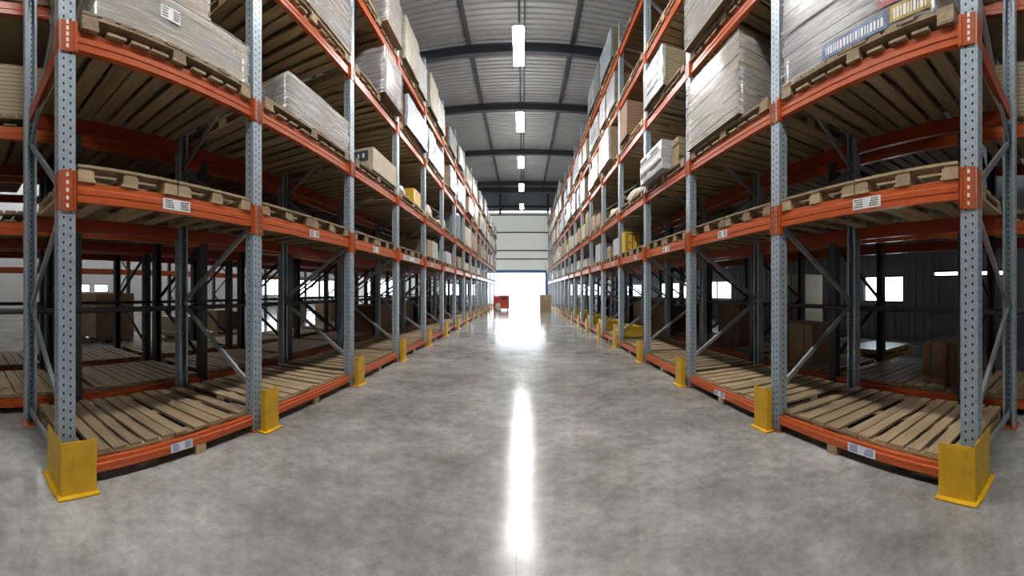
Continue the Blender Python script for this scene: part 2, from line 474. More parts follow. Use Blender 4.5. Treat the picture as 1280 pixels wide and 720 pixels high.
for s, d, ys, side in ((-1, DL, YL, 'left'), (1, DR, YR, 'right')):
    for k, y in enumerate(ys):
        wide = k == 0
        r = bpy.data.objects.new('column_protector', None); C.objects.link(r); r.location = (s*(d-.10), y+.05 if wide else y+.10, 0)
        nm = ('end ' if wide else '')
        if k == 0: lab = f'wide yellow corner guard at the foot of the nearest post, {side} rack'
        elif k == len(ys)-1: lab = f'farthest yellow post guard of the {side} rack, by the end wall'
        else: lab = f'yellow steel guard at the foot of the {side} rack\'s {ORD[k]} front post'
        tag(r, lab, 'post guard', f'yellow post guards along the {side} rack')
        g = put('guard_plate', protector_mesh(s, wide), (0, 0, 0), r)
        if k < 4: bevel(g, .004)
        bp = put('base_plate', protector_base(s, wide), (0, 0, 0), r)
        if k < 4: bevel(bp, .006); [put('bolt', bolts_mesh(s), (0, by, bz), r) for by, bz in ((-.06, .325), (.06, .325), (-.06, .27))]

# ------------------------------------------------------------------ pallets
def pallet_meshes(seed, W, D, nd, cross):
    """deck / stringer / block / skid meshes; x = depth (0..D), y = width (-W/2..W/2)"""
    def f():
        rnd = random.Random(seed); H = GB
        deck = MB()
        pitch = W/nd
        if cross:
            for i in range(7):
                w = rnd.uniform(.1, .135); xc = w/2+(D-w)*i/6
                deck.box(xc-w/2, xc+w/2, -W/2+rnd.uniform(-.004, .006), W/2+rnd.uniform(-.006, .004), H-.02, H)
        for i in range(0 if cross else nd):
            w = pitch*(rnd.uniform(.62, .84) if nd < 7 else rnd.uniform(.74, .93)); yc = -W/2+pitch*(i+.5)+rnd.uniform(-.006, .006)
            if i == 0: yc = -W/2+w/2
            if i == nd-1: yc = W/2-w/2
            a = rnd.uniform(-.008, .012); z = H-.022+rnd.uniform(-.002, .002)
            M = Matrix.Rotation(rnd.uniform(-.006, .006), 4, 'Z')
            deck.box(a, D+rnd.uniform(-.01, .01), yc-w/2, yc+w/2, z, z+.022, 0, M)
        st = MB()
        if cross:
            for y in (-W/2+.005, -.05, W/2-.105): st.box(.006, D-.006, y, y+.1, .078, GB-.02)
        else:
            for x in (.0, D/2-.05, D-.1): st.box(x, x+.1, -W/2, W/2, .078, GB-.022)
        sk = []
        ns = 3 if nd < 7 else 9
        for i in range(ns):
            ww = rnd.uniform(.12, .15) if ns > 3 else .13
            yc = -W/2+ww/2+(W-ww)*i/(ns-1)+(rnd.uniform(-.02, .02) if 0 < i < ns-1 else 0)
            sk.append((0, D, yc-ww/2, yc+ww/2, 0, .02))
        bl = []
        for x in (0, D/2-.06, D-.12):
            for y in (-W/2, -.06, W/2-.12): bl.append((x, x+.12, y, y+.12, .02, .078))
        return deck, st, sk, bl
    return cached(('pm', seed, W, D, nd, cross), f)
pal_count = 0
GB = .118
def pallet(loc, W, D, nd, label, group, full, seed, mat='wood', s=1, rz=0, cross=False):
    """loc = front centre of the pallet on its support; s = direction into the rack"""
    global pal_count
    pal_count += 1
    deck, st, sk, bl = pallet_meshes(seed, W, D, nd, cross)
    rot = (0, 0, (0 if s > 0 else PI)+rz)
    if full:
        r = bpy.data.objects.new('wooden_pallet', None); C.objects.link(r); r.location = loc; r.rotation_euler = rot
        put('deck', cached(('pd', seed, W, D, nd, mat, cross), lambda: deck.mesh('deck', mat)), (0, 0, 0), r)
        for i in range(3):
            def g():
                q = MB(); q.v = st.v[8*i:8*i+8]; q.f = list(st.f[:6]); q.mi = list(st.mi[:6]); return q.mesh('stringer', mat)
            put('stringer', cached(('ps', i, W, D, mat, cross), g), (0, 0, 0), r)
        for i, a in enumerate(sk):
            put('bottom_board', cached(('pk', i, seed, nd, W, D, mat), lambda: MB().box(*a).mesh('bottom_board', mat)), (0, 0, 0), r)
        for i, a in enumerate(bl):
            put('block', cached(('pb', i, nd, W, D, mat), lambda: MB().box(*a).mesh('block', mat)), (0, 0, 0), r)
    else:
        def f():
            mb = MB(); mb.v += deck.v+[]; mb.f += list(deck.f); mb.mi += list(deck.mi)
            n = len(mb.v); mb.v += st.v; mb.f += [tuple(i+n for i in q) for q in st.f]; mb.mi += st.mi
            for a in sk+bl: mb.box(*a)
            return mb.mesh('wooden_pallet', mat)
        r = put('wooden_pallet', cached(('pw', seed, W, D, nd, mat, cross), f), loc, None, rot)
    tag(r, label, 'pallet', group)
    return r
def lvtop(li): return LV[li]+BH/2+.002 if li else .084
sides = {'left': (-1, DL, YL, 5), 'right': (1, DR, YR, 6)}
for side, (s, d, ys, nl) in sides.items():
    for k in range(len(ys)-1):
        a, b_ = ys[k]+.075, ys[k+1]-.075
        for li in range(nl):
            full = k < 2 and li < 3 or (k == 2 and li < 2)
            mat = 'wood_fresh' if (k+li) % 5 == 1 else 'wood'
            if li < 2:
                W = (b_-a)/2-.012
                for q in (0, 1):
                    yc = a+(b_-a)*(.25+.5*q)
                    lab = f'bare pallet, {ORD[li]} level of the {side} rack\'s {ORD[k]} bay, {"nearer" if q == 0 else "farther"} half'
                    pallet((s*(d+(.014 if li else .055)), yc, lvtop(li)), round(W, 3), 1.2 if li else 1.14, 5 if (k+q) % 3 else 6, lab,
                           f'wooden pallets on the {side} rack', full, (k*2+q) % 5, mat, s, 0, li == 1)
            else:
                W = b_-a-.06; yc = (a+b_)/2
                lab = f'wide wooden pallet on the {ORD[li]} level of the {side} rack\'s {ORD[k]} bay'
                pallet((s*(d-.01), yc, lvtop(li)), round(W, 3), 1.24, 12, lab, f'wooden pallets on the {side} rack', full, 10+(k+li) % 4, mat, s)
for side, s, X0, ys, nb, lv in (('left', -1, DL+DEP+.25, YB, 14, (0, 1, 2)), ('right', 1, DR+DEP+.25, YBR, 14, (0, 1, 2)), ('third', -1, XC, YB, 6, (0, 1))):
    for k in range(nb):
        a, b_ = ys[k]+.075, ys[k+1]-.075
        for li in lv:
            if li and k > (7 if side == 'left' else 6): continue
            W = b_-a-.06; yc = (a+b_)/2
            where = f'behind the {side} aisle rack' if side != 'third' else 'in the third rack on the left'
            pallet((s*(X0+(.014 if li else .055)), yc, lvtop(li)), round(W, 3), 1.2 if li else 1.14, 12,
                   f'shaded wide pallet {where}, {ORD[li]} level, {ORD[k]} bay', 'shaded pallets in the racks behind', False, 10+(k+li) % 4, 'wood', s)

# timber blocks under the lowest beams
blk = MB().box(-.05, .05, -.05, .05, 0, .069).mesh('timber_block', 'wood_fresh')
for side, (s, d, ys, nl) in sides.items():
    for k in range(9):
        y = (ys[k]+ys[k+1])/2+(.06 if k else .22)
        o = put('timber_block', blk, (s*(d+.045), y, 0))
        tag(o, f'small timber block propping the lowest beam of the {side} rack\'s {ORD[k]} bay', 'timber block', f'timber blocks under the {side} rack')

# ------------------------------------------------------------------ loads
def where(li, side, k): return f'on the {ORD[li]} level of the {side} rack\'s {ORD[k]} bay'
def layered(mb, x0, x1, y0, y1, z0, z1, n, rnd, j=.008, mi=0):
    h = (z1-z0)/n
    for i in range(n):
        mb.box(x0+rnd.uniform(-j, j), x1+rnd.uniform(-j, j), y0+rnd.uniform(-j, j), y1+rnd.uniform(-j, j), z0+h*i+.0015, z0+h*(i+1)-.0015, mi)
def skin(mb, x0, x1, y0, y1, z0, z1, seg=.12, mi=0, rnd=None, amp=.006):
    """slightly crumpled film skin round the four sides of a load"""
    rnd = rnd or random.Random(3)
    pts = []
    def edge(p, q):
        L = math.dist(p, q); n = max(1, int(L/seg))
        return [(p[0]+(q[0]-p[0])*i/n, p[1]+(q[1]-p[1])*i/n) for i in range(n)]
    ring = edge((x0, y0), (x1, y0))+edge((x1, y0), (x1, y1))+edge((x1, y1), (x0, y1))+edge((x0, y1), (x0, y0))
    nz = max(2, int((z1-z0)/seg)); b = len(mb.v); n = len(ring)
    for j in range(nz+1):
        z = z0+(z1-z0)*j/nz
        for (x, y) in ring: mb.v.append(Vector((x+rnd.uniform(-amp, amp), y+rnd.uniform(-amp, amp), z+rnd.uniform(-amp, amp)*(0 < j < nz))))
    for j in range(nz):
        for i in range(n):
            k = (i+1) % n
            mb.f.append((b+j*n+i, b+j*n+k, b+(j+1)*n+k, b+(j+1)*n+i)); mb.mi.append(mi)
def near_load(name, side, k, li, y0, y1, h, label, n, stackmat, filmmat='film', over=.0, depth=1.1, extra=None, cat='wrapped load'):
    s, d, ys, _ = sides[side]
    z = lvtop(li)+GB+.003; rnd = random.Random(k*10+li)
    r = bpy.data.objects.new(name, None); C.objects.link(r); r.location = (s*(d-over), (y0+y1)/2, z)
    tag(r, label, cat)
    w = (y1-y0)/2
    xs = sorted((s*.015, s*depth))
    mb = MB(); layered(mb, xs[0], xs[1], -w+.01, w-.01, 0, h, n, rnd)
    put('stack', mb.mesh('stack', stackmat), (0, 0, 0), r)
    if filmmat:
        mb = MB(); skin(mb, xs[0]-.014, xs[1]+.014, -w-.004, w+.004, .0, h+.004, rnd=rnd)
        o = put('film_wrap', mb.mesh('film_wrap', filmmat), (0, 0, 0), r)
        for p in o.data.polygons: p.use_smooth = True
    if extra: extra(r, s, w, h, depth)
    return r
# left, first bay, third level: film-wrapped flat stack with a carton on it
def ex(r, s, w, h, dp):
    o = put('shipping_label', sticker_mesh(s, .18, .10, 3), (-s*.004, -w+.62, h*.62), r); o['label'] = 'white printed shipping label'
near_load('wrapped_stack', 'left', 0, 2, .93, 2.43, .36, 'grey film-wrapped flat stack on the third level of the left rack\'s first bay', 5, 'boards_pale', 'film', extra=ex)
s = -1
z = lvtop(2)+GB+.37
mb = MB(); mb.box(-1.08, 0, -.52, .52, 0, .66); 
r = bpy.data.objects.new('carton', None); C.objects.link(r); r.location = (-DL-.02, 1.43, z)
tag(r, 'large tan carton on top of the grey film-wrapped stack, nearest load of the left rack', 'carton')
bevel(put('body', mb.mesh('body', 'cardboard'), (0, 0, 0), r), .01)
mb = MB(); skin(mb, -1.09, .008, -.53, .53, .0, .66); put('film_wrap', mb.mesh('film_wrap', 'film_thin'), (0, 0, 0), r)
near_load('board_stack', 'left', 1, 2, 3.03, 4.42, .42, 'white-filmed timber stack past the grey wrapped stack, left rack\'s third level', 5, 'boards', 'film_dense')
def ex(r, s, w, h, dp):
    mb = MB(); rnd = random.Random(4)
    mb.box(*sorted((s*.1, s*.85)), -w-.012, -w-.008, h*.42, h*.86, 0)
    for i in range(7):
        x = s*(.16+i*.09); mb.box(*sorted((x, x+s*rnd.uniform(.03, .06))), -w-.016, -w-.012, h*.55, h*.74, 1)
    put('printed_label', mb.mesh('printed_label', ['ink', 'label']), (0, 0, 0), r)
near_load('carton_stack', 'left', 2, 2, 5.15, 6.22, .36, 'low tan carton stack with a dark printed end, left rack\'s third level, third bay', 2, 'cream', None, over=.05, extra=ex, cat='carton stack')
near_load('wrapped_stack', 'left', 1, 3, 2.85, 4.42, .66, 'shiny white wrapped load on the fourth level of the left rack\'s second bay', 6, 'cardboard', 'film_dense', over=.03)
near_load('wrapped_carton', 'left', 2, 3, 5.45, 6.33, .76, 'brown carton with a silvery wrapped front, left rack\'s fourth level, third bay', 2, 'cardboard_dark', 'film_dense', over=.12, cat='wrapped carton')
near_load('wrapped_stack', 'left', 2, 4, 5.55, 6.33, .72, 'cream wrapped load on the top level of the left rack\'s third bay', 4, 'cardboard', 'film_dense', over=.12)
# right side
def ex(r, s, w, h, dp):
    mb = MB()
    x = (-s*.001, -s*.004)
    mb.box(*sorted(x), -w+.02, -w+.34, .03, .15, 1)
    mb.box(*sorted(x), -w+.0, -w+.45, .17, .42, 0)
    mb.box(*sorted(x), -w+.36, -w+1.0, .01, .13, 2)
    rnd = random.Random(8)
    for row, (z0, z1, a, b_) in enumerate(((.05, .125, .05, .32), (.22, .30, .04, .42), (.33, .39, .04, .42), (.035, .10, .4, .96))):
        y = -w+a
        while y < -w+b_:
            l = rnd.uniform(.006, .022); mb.box(*sorted((-s*.004, -s*.006)), y, y+l, z0, z1, 3); y += l+.014
    put('printed_panel', mb.mesh('printed_panel', ['print_red', 'print_yellow', 'print_blue', 'label']), (0, 0, 0), r)
near_load('wrapped_stack', 'right', 0, 2, 1.02, 2.54, 1.02, 'tall shiny wrapped load with red, yellow and blue print, first bay of the right rack', 11, 'wrap_grey', 'film', extra=ex, cat='wrapped load')
near_load('board_stack', 'right', 1, 2, 3.17, 4.41, .88, 'pale board stack in clear film on the third level of the right rack\'s second bay', 11, 'boards_pale', 'film', over=.06, cat='board stack')
def ex(r, s, w, h, dp):
    mb = MB(); 
    for z0 in (.16, .30): mb.box(*sorted((-s*.006, -s*.01)), -w+.05, w-.05, z0, z0+.014, 0)
    rnd = random.Random(2)
    for y0 in (.12, .62):
        for r_ in range(2):
            y = -w+y0
            while y < -w+y0+.3: 
                l = rnd.uniform(.015, .04); mb.box(*sorted((-s*.006, -s*.01)), y, y+l, .06+r_*.27, .1+r_*.27, 0); y += l+.015
    put('printed_text', mb.mesh('printed_text', 'ink'), (0, 0, 0), r)
near_load('white_crate', 'right', 2, 2, 5.15, 6.2, .46, 'low white-fronted crate with dark print on the right rack, third level, third bay', 3, 'wrap_white', None, over=.14, extra=ex, cat='crate')
mb = MB(); layered(mb, .0, 1.0, -.12, .12, 0, .38, 4, random.Random(5), .015)
o = put('timber_pile', mb.mesh('timber_pile', 'wood_fresh'), (DR, 4.93, lvtop(2)+GB+.003))
tag(o, 'short yellowish timber pile beside the low white-fronted crate, right rack', 'timber pile')
near_load('wrapped_stack', 'right', 1, 3, 3.35, 4.41, .9, 'white wrapped load with bare timber end, right rack\'s fourth level, second bay', 8, 'boards', 'film_dense', over=.1)
near_load('wrapped_carton', 'right', 3, 3, 7.15, 7.75, .72, 'reddish-brown carton with a pale front on the right rack\'s fourth level, fourth bay', 2, 'boards_brown', None, over=.1, cat='wrapped carton')

# farther loads: one mesh each, film front + carton sides
used = {('left', 0, 2), ('left', 1, 2), ('left', 2, 2), ('left', 1, 3), ('left', 2, 3), ('left', 2, 4), ('right', 0, 2), ('right', 1, 2), ('right', 2, 2), ('right', 1, 3), ('right', 3, 3)}
COLS = [('white', 'wrap_white'), ('cream', 'wrap_cream'), ('pale blue', 'wrap_blue'), ('white', 'wrap_white'), ('grey', 'wrap_grey')]
SID = [('tan', 'cardboard'), ('brown', 'cardboard_dark'), ('striped timber', 'boards'), ('tan', 'cardboard')]
def far_load(side, k, li, y0, y1, h, front, sidem, over, part=''):
    s, d, ys, _ = sides[side]; rnd = random.Random(k*31+li*7+len(part))
    z = lvtop(li)+GB+.003; w = (y1-y0)/2; n = rnd.choice((2, 3, 4))
    mb = MB(); hh = h/n; D = rnd.uniform(.85, 1.1)
    for i in range(n):
        j = rnd.uniform(-.012, .012)
        mb.box(*sorted((s*(.02+j), s*(D+j))), -w+abs(j), w-abs(j), hh*i+.002, hh*(i+1)-.002, 1)
    fr = MB(); skin(fr, *sorted((-s*.004, s*.05)), -w-.006, w+.006, 0, h, .15, 0, rnd, .008)
    nb = len(mb.v); mb.v += fr.v; mb.f += [tuple(i+nb for i in q) for q in fr.f]; mb.mi += fr.mi
    if rnd.random() < .3:
        for r_ in range(rnd.randint(1, 2)):
            z0 = h*(.25+.2*r_); y = -w*.6
            while y < w*.5:
                l = rnd.uniform(.02, .05); mb.box(*sorted((-s*.014, -s*.02)), y, y+l, z0, z0+.03, 2); y += l+.03
    o = put('wrapped_load', mb.mesh('wrapped_load', [front[1], sidem[1], 'print_blue']), (s*(d-over), (y0+y1)/2, z))
    lv = 'top' if (li == 4 and side == 'left') or li == 5 else ORD[li]
    lab = f'{front[0]} wrapped {sidem[0]} load, {lv} level of the {side} rack\'s {ORD[k]} bay{part}'
    tag(o, lab, 'wrapped load', f'wrapped loads high on the {side} rack')
rr = random.Random(77)
for side, (s, d, ys, nl) in sides.items():
    for k in range(1, len(ys)-1):
        for li in range(3, nl):
            if (side, k, li) in used: continue
            if li == 4 and k < 3 and side == 'left': continue
            if li == 5 and (rr.random() < .35 or k < 4): continue
            if li == 4 and side == 'right' and k < 4: continue
            if rr.random() < .1: continue
            a, b_ = ys[k]+.1, ys[k+1]-.08
            f_ = rr.choice(COLS); sd = rr.choice(SID)
            h = rr.uniform(.55, .88) if li < 5 else rr.uniform(.5, .9)
            if rr.random() < .4:
                m_ = a+(b_-a)*rr.uniform(.4, .6)
                far_load(side, k, li, a+rr.uniform(.05, .2), m_-.03, h, f_, sd, rr.uniform(.03, .1), ', nearer half')
                far_load(side, k, li, m_+.03, b_, h*rr.uniform(.7, 1.05), rr.choice(COLS), rr.choice(SID), rr.uniform(.03, .12), ', farther half')
            else:
                far_load(side, k, li, a+rr.uniform(.15, .7), b_-rr.uniform(.01, .1), h, f_, sd, rr.uniform(.03, .13))

# third-level odds and ends from the fourth bay on, boxes on the second level
def at(side, li, y, over=0): 
    s, d, ys, _ = sides[side]; return (s*(d-over), y, lvtop(li)+GB+.003)
def lump(seed, L, W, H, mat, name, loc, label, cat, group=None):
    """soft heap: squashed, dented half-ellipsoid"""
    rnd = random.Random(seed); me = bpy.data.meshes.new(name); bm = bmesh.new()
    bmesh.ops.create_icosphere(bm, subdivisions=3, radius=1)
    ph = [rnd.uniform(0, 6) for _ in range(6)]
    for v in bm.verts:
        n = 1+.12*math.sin(5*v.co.x+ph[0])*math.cos(4*v.co.y+ph[1])+.08*math.sin(9*v.co.z+7*v.co.y+ph[2])
        v.co = Vector((v.co.x*W/2*n, v.co.y*L/2*n, (max(v.co.z, -.55)+.55)/1.55*H*n))
        if v.co.z < 0: v.co.z = 0
    for f in bm.faces: f.smooth = True
    bm.to_mesh(me); bm.free(); me.materials.append(MATS[mat])
    return tag(put(name, me, loc), label, cat, group)
def box_thing(name, side, li, y, w, dp, h, mat, label, cat, tape='cream', over=0, inset=.03):
    s, d, ys, _ = sides[side]
    loc = (s*(d+inset-over), y, lvtop(li)+GB+.003)
    r = bpy.data.objects.new(name, None); C.objects.link(r); r.location = loc; tag(r, label, cat)
    bevel(put('body', MB().box(*sorted((0, s*dp)), -w/2, w/2, 0, h).mesh('body', mat), (0, 0, 0), r), .006)
    mb = MB().box(*sorted((-s*.002, s*dp)), -.03, .03, h, h+.002); mb.box(*sorted((-s*.002, -s*.0005)), -.03, .03, h*.75, h+.002)
    put('tape', mb.mesh('tape', tape), (0, 0, 0), r)
    return r
x_, y_, z_ = at('left', 2, 0)
lump(1, .7, .6, .26, 'wrap_white', 'plastic_sack', (-DL-.35, 6.95, z_), 'crumpled white plastic sack on the left rack\'s third level, just past the tan carton stack', 'sack')
box_thing('carton', 'left', 2, 7.75, .55, .5, .34, 'yellow_plastic', 'small yellow box beside the white sack on the left rack\'s third level', 'box')
lump(2, .9, .5, .34, 'foam', 'packing_bundle', (-DL-.3, 9.1, z_), 'beige rolled bundle on the left rack\'s third level, fifth bay', 'bundle')
lump(3, .45, .45, .3, 'foam', 'packing_bundle', (-DL-.3, 10.9, z_), 'small round beige bundle in front of the grey drum, left rack', 'bundle')
mb = MB(); mb.cyl((0, 0, 0), (0, 0, .84), .42, .42, 28); mb.cyl((0, 0, .84), (0, 0, .93), .42, .36, 28); mb.cyl((0, 0, .93), (0, 0, .98), .36, .2, 28)
for zz in (.3, .6): mb.cyl((0, 0, zz), (0, 0, zz+.02), .43, .43, 28)
tag(put('storage_drum', mb.mesh('storage_drum', 'grey_plastic'), (-DL-.40, 13.1, z_)), 'large grey round drum on the third level of the left rack', 'drum')
rk = random.Random(5)
for k in range(7, 16):
    a = YL[k]+.15; q = 0
    for nm, w in (('nearer half', .6), ('farther half', .75)):
        h = rk.uniform(.5, .85); c_ = rk.choice([('white', 'white_box'), ('tan', 'cardboard'), ('cream', 'cream'), ('brown', 'cardboard_dark')])
        box_thing('carton', 'left', 2, a+w/2+q, w, .8, h, c_[1], f'{c_[0]} carton on the third level of the left rack\'s {ORD[k]} bay, {nm}', 'carton', over=.05); q += w+.14
LB = [('left', 4, 8.85, .45, .8, .42, 'cardboard', 'brown carton'), ('left', 4, 9.45, .6, .8, .44, 'white_box', 'white carton'),
      ('left', 5, 11.3, .7, .6, .36, 'white_box', 'white printed carton'), ('left', 6, 13.2, .7, .6, .38, 'cardboard', 'brown carton'),
      ('left', 7, 15.0, .9, .7, .3, 'cream', 'beige box'), ('left', 8, 17.0, .5, .6, .3, 'yellow_plastic', 'yellow crate'),
      ('left', 9, 19.2, .6, .6, .34, 'white_box', 'white carton'), ('left', 11, 23.0, .6, .6, .34, 'cardboard', 'tan carton'),
      ('right', 3, 7.85, .24, .36, .46, 'yellow_plastic', 'yellow box with a framed end'), ('right', 4, 8.5, .5, .6, .4, 'white_box', 'white printed carton'),
      ('right', 4, 9.2, .35, .6, .3, 'cardboard', 'small brown carton'), ('right', 5, 10.6, .7, .7, .52, 'wrap_blue', 'tall pale printed carton'),
      ('right', 6, 12.9, .9, .7, .26, 'cream', 'low beige box'), ('right', 7, 14.5, .6, .6, .34, 'white_box', 'white carton'),
      ('right', 8, 16.3, .6, .6, .36, 'grey_plastic', 'grey crate'), ('right', 9, 18.0, .6, .6, .32, 'cardboard', 'tan carton'),
      ('right', 10, 20.0, .7, .6, .36, 'white_box', 'white carton'), ('right', 12, 23.5, .7, .6, .36, 'cream', 'cream carton'), ('right', 14, 27, .8, .6, .36, 'white_box', 'white carton')]
for side, k, y, w, dp, h, mt, nm in LB:
    r = box_thing('carton', side, 1, y, w, dp, h, mt, f'{nm} on the second level of the {side} rack\'s {ORD[k]} bay', 'carton')
    if mt == 'yellow_plastic' and side == 'right':
        mb = MB(); s = 1
        for x0, x1, z0, z1 in ((.05, .31, .04, .06), (.05, .31, .40, .42), (.05, .07, .04, .42), (.29, .31, .04, .42), (.17, .19, .04, .42), (.09, .15, .2, .22), (.21, .27, .27, .29)):
            mb.box(x0, x1, -w/2-.006, -w/2-.001, z0, z1)
        put('dark_frame_marks', mb.mesh('dark_frame_marks', 'ink'), (0, 0, 0), r)
x_, y_, z_ = at('right', 2, 0)
lump(7, 1.3, .7, .34, 'foam', 'paper_bundle', (DR+.4, 7.2, z_), 'crumpled beige paper bundle on the third level of the right rack\'s fourth bay', 'bundle')
lump(8, .6, .5, .2, 'wrap_grey', 'plastic_sack', (DR+.35, 8.7, z_), 'flat grey plastic sack on the right rack\'s third level, nearer half of the fifth bay', 'sack')
lump(9, .5, .5, .36, 'cream', 'paper_bundle', (DR+.4, 9.45, z_), 'yellowish bundle on the right rack\'s third level past the flat grey sack', 'bundle')
for k in range(5, 17):
    a = YR[k]+.15; q = 0
    for nm, w in (('nearer half', .58), ('farther half', .6)):
        if k == 5 and q == 0: h = .34
        else: h = rk.uniform(.35, .8)
        c_ = rk.choice([('white', 'white_box'), ('tan', 'cardboard'), ('cream', 'cream'), ('yellowish', 'wood_fresh')])
        box_thing('carton', 'right', 2, a+w/2+q, w, .8, h, c_[1], f'{c_[0]} carton on the third level of the right rack\'s {ORD[k]} bay, {nm}', 'carton', over=.05); q += w+.14
# yellow crates on the lowest right level
for k in range(4, 10):
    y = YR[k]+.5
    s = 1; z = .084+GB+.006
    mb = MB(); w = .36; mb.box(0, .55, -w, w, 0, .015)
    for a in ((0, .02, -w, w, 0, .26), (.53, .55, -w, w, 0, .26), (.02, .53, -w, -w+.02, 0, .26), (.02, .53, w-.02, w, 0, .26)): mb.box(*a)
    mb.box(-.015, .57, -w-.015, -w, .235, .26); mb.box(-.015, .57, w, w+.015, .235, .26); mb.box(-.015, 0, -w, w, .235, .26)
    tag(put('plastic_crate', mb.mesh('plastic_crate', 'yellow_plastic'), (DR+.09, y, z)), f'open yellow crate on the lowest level of the right rack\'s {ORD[k]} bay', 'crate', 'yellow crates on the lowest right level')

# goods in the racks behind
def plainbox(name, loc, sx_, sy_, sz_, mat, label, cat, rz=0, strap=None):
    r = bpy.data.objects.new(name, None); C.objects.link(r); r.location = loc; r.rotation_euler = (0, 0, rz); tag(r, label, cat)
    bevel(put('body', MB().box(-sx_/2, sx_/2, -sy_/2, sy_/2, 0, sz_).mesh('body', mat), (0, 0, 0), r), .008)
    for q in (-.25, .25):
        y = q*sy_; put('strap', MB().box(-sx_/2-.002, sx_/2+.002, y-.012, y+.012, .0005, sz_+.002).mesh('strap', strap or 'ink'), (0, 0, 0), r)
    return r
XB = DL+DEP+.25; XBR = DR+DEP+.25
zt = lvtop(0)+GB+.003; z2 = lvtop(1)+GB+.003; z3 = lvtop(2)+GB+.003
plainbox('carton', (XBR+.4, 4.1, zt), .5, .7, .62, 'cardboard', 'plain brown carton on the lowest shelf behind the right rack', 'carton')
plainbox('carton', (XBR+.55, 1.75, zt), .6, .45, .5, 'cardboard_dark', 'dark brown carton low behind the right rack\'s nearest post', 'carton')
plainbox('carton', (XBR+.6, 6.3, zt), .6, .8, .9, 'cardboard_dark', 'tall dark carton on the lowest shelf behind the right rack', 'carton')
lump(21, 1.3, .9, .5, 'black_film', 'wrapped_bundle', (XBR+.6, 4.15, z2), 'glossy black wrapped bundle behind the right rack\'s second level, nearer one', 'bundle')
lump(22, 1.2, .9, .55, 'black_film', 'wrapped_bundle', (XBR+.6, 6.0, z2), 'glossy black wrapped bundle behind the right rack\'s second level, farther one', 'bundle')
lump(23, .5, .4, .3, 'wrap_white', 'plastic_sack', (DR+.9, 3.6, z2), 'small white sack on the back of the right rack\'s second level', 'sack')
for i, (sd, X, y, w, h, mt, lb) in enumerate((('left', -XB-.6, 2.2, 1.0, .55, 'cardboard', 'brown carton behind the left rack\'s second level, nearest one'),
        ('left', -XB-.6, 4.1, 1.1, .5, 'wrap_grey', 'grey wrapped carton behind the left rack\'s second level'),
        ('left', -XB-.6, 6.05, 1.1, .6, 'cardboard_dark', 'dark carton behind the left rack\'s second level, fourth bay'),
        ('right', XBR+.6, 7.85, 1.1, .7, 'cardboard_dark', 'dark carton behind the right rack\'s second level, fourth bay'))):
    plainbox('carton', (X, y, z2), .9, w, h, mt, lb, 'carton')
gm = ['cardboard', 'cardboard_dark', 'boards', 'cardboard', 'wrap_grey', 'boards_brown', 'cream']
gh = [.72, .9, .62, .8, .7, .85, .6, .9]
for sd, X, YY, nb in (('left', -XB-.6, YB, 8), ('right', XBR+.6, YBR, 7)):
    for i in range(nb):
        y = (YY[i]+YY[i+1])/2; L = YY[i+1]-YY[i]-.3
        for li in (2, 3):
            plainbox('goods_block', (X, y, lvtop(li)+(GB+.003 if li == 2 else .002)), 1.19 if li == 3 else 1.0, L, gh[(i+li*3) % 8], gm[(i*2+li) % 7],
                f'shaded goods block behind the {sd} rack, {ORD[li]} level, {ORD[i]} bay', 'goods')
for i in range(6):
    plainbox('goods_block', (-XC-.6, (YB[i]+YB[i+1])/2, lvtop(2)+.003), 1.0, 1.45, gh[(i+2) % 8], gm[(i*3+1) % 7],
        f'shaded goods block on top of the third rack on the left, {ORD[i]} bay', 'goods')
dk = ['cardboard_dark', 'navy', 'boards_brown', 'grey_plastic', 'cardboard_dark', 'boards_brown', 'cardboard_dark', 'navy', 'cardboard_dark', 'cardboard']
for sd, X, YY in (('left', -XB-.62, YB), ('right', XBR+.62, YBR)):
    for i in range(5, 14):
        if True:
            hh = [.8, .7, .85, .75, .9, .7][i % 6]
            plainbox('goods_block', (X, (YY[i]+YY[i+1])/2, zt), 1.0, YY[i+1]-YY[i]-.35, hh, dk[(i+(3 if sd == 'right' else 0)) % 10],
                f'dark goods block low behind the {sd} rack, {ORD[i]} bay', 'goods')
# pallets and goods on the floor of the next aisle (left) and by the right wall
def floor_pallet(x, y, rz, label, mat='wood_fresh'):
    return pallet((x, y, 0), 1.0, 1.2, 6, label, None, True, 2, mat, 1, rz)
floor_pallet(-9.6, 3.9, .1, 'pallet under the big grey carton in the next aisle')
plainbox('carton', (-9.0, 3.95, .121), 1.05, 1.15, 1.15, 'cardboard', 'big grey-brown carton on a floor pallet seen through the left rack', 'carton', .1, 'cardboard')
floor_pallet(-8.9, 5.9, .05, 'pallet under the strapped sheets in the next aisle')
mb = MB(); layered(mb, -.5, .5, -.5, .5, 0, .5, 9, random.Random(3), .03)
tag(put('sheet_stack', mb.mesh('sheet_stack', 'boards_pale'), (-8.3, 5.95, .121)), 'pale stack of sheets on a floor pallet beyond the left rack', 'sheet stack')
floor_pallet(-8.8, 7.7, 0, 'pallet under the two brown cartons in the next aisle')
plainbox('carton', (-8.45, 7.45, .121), .55, .5, .62, 'cardboard', 'lighter one of two brown cartons sharing a floor pallet in the next aisle', 'carton', 0, 'cardboard')
plainbox('carton', (-8.4, 8.0, .121), .55, .5, .55, 'cardboard_dark', 'darker one of two brown cartons sharing a floor pallet in the next aisle', 'carton', 0, 'cardboard')
plainbox('storage_bin', (-11.7, 2.8, 0), .8, 1.0, .95, 'navy', 'dark blue bin on the floor far behind the left rack', 'bin')
plainbox('carton', (-9.0, 12.0, 0), .8, .9, .9, 'cream', 'cream carton on the floor of the next aisle, farthest one', 'carton')
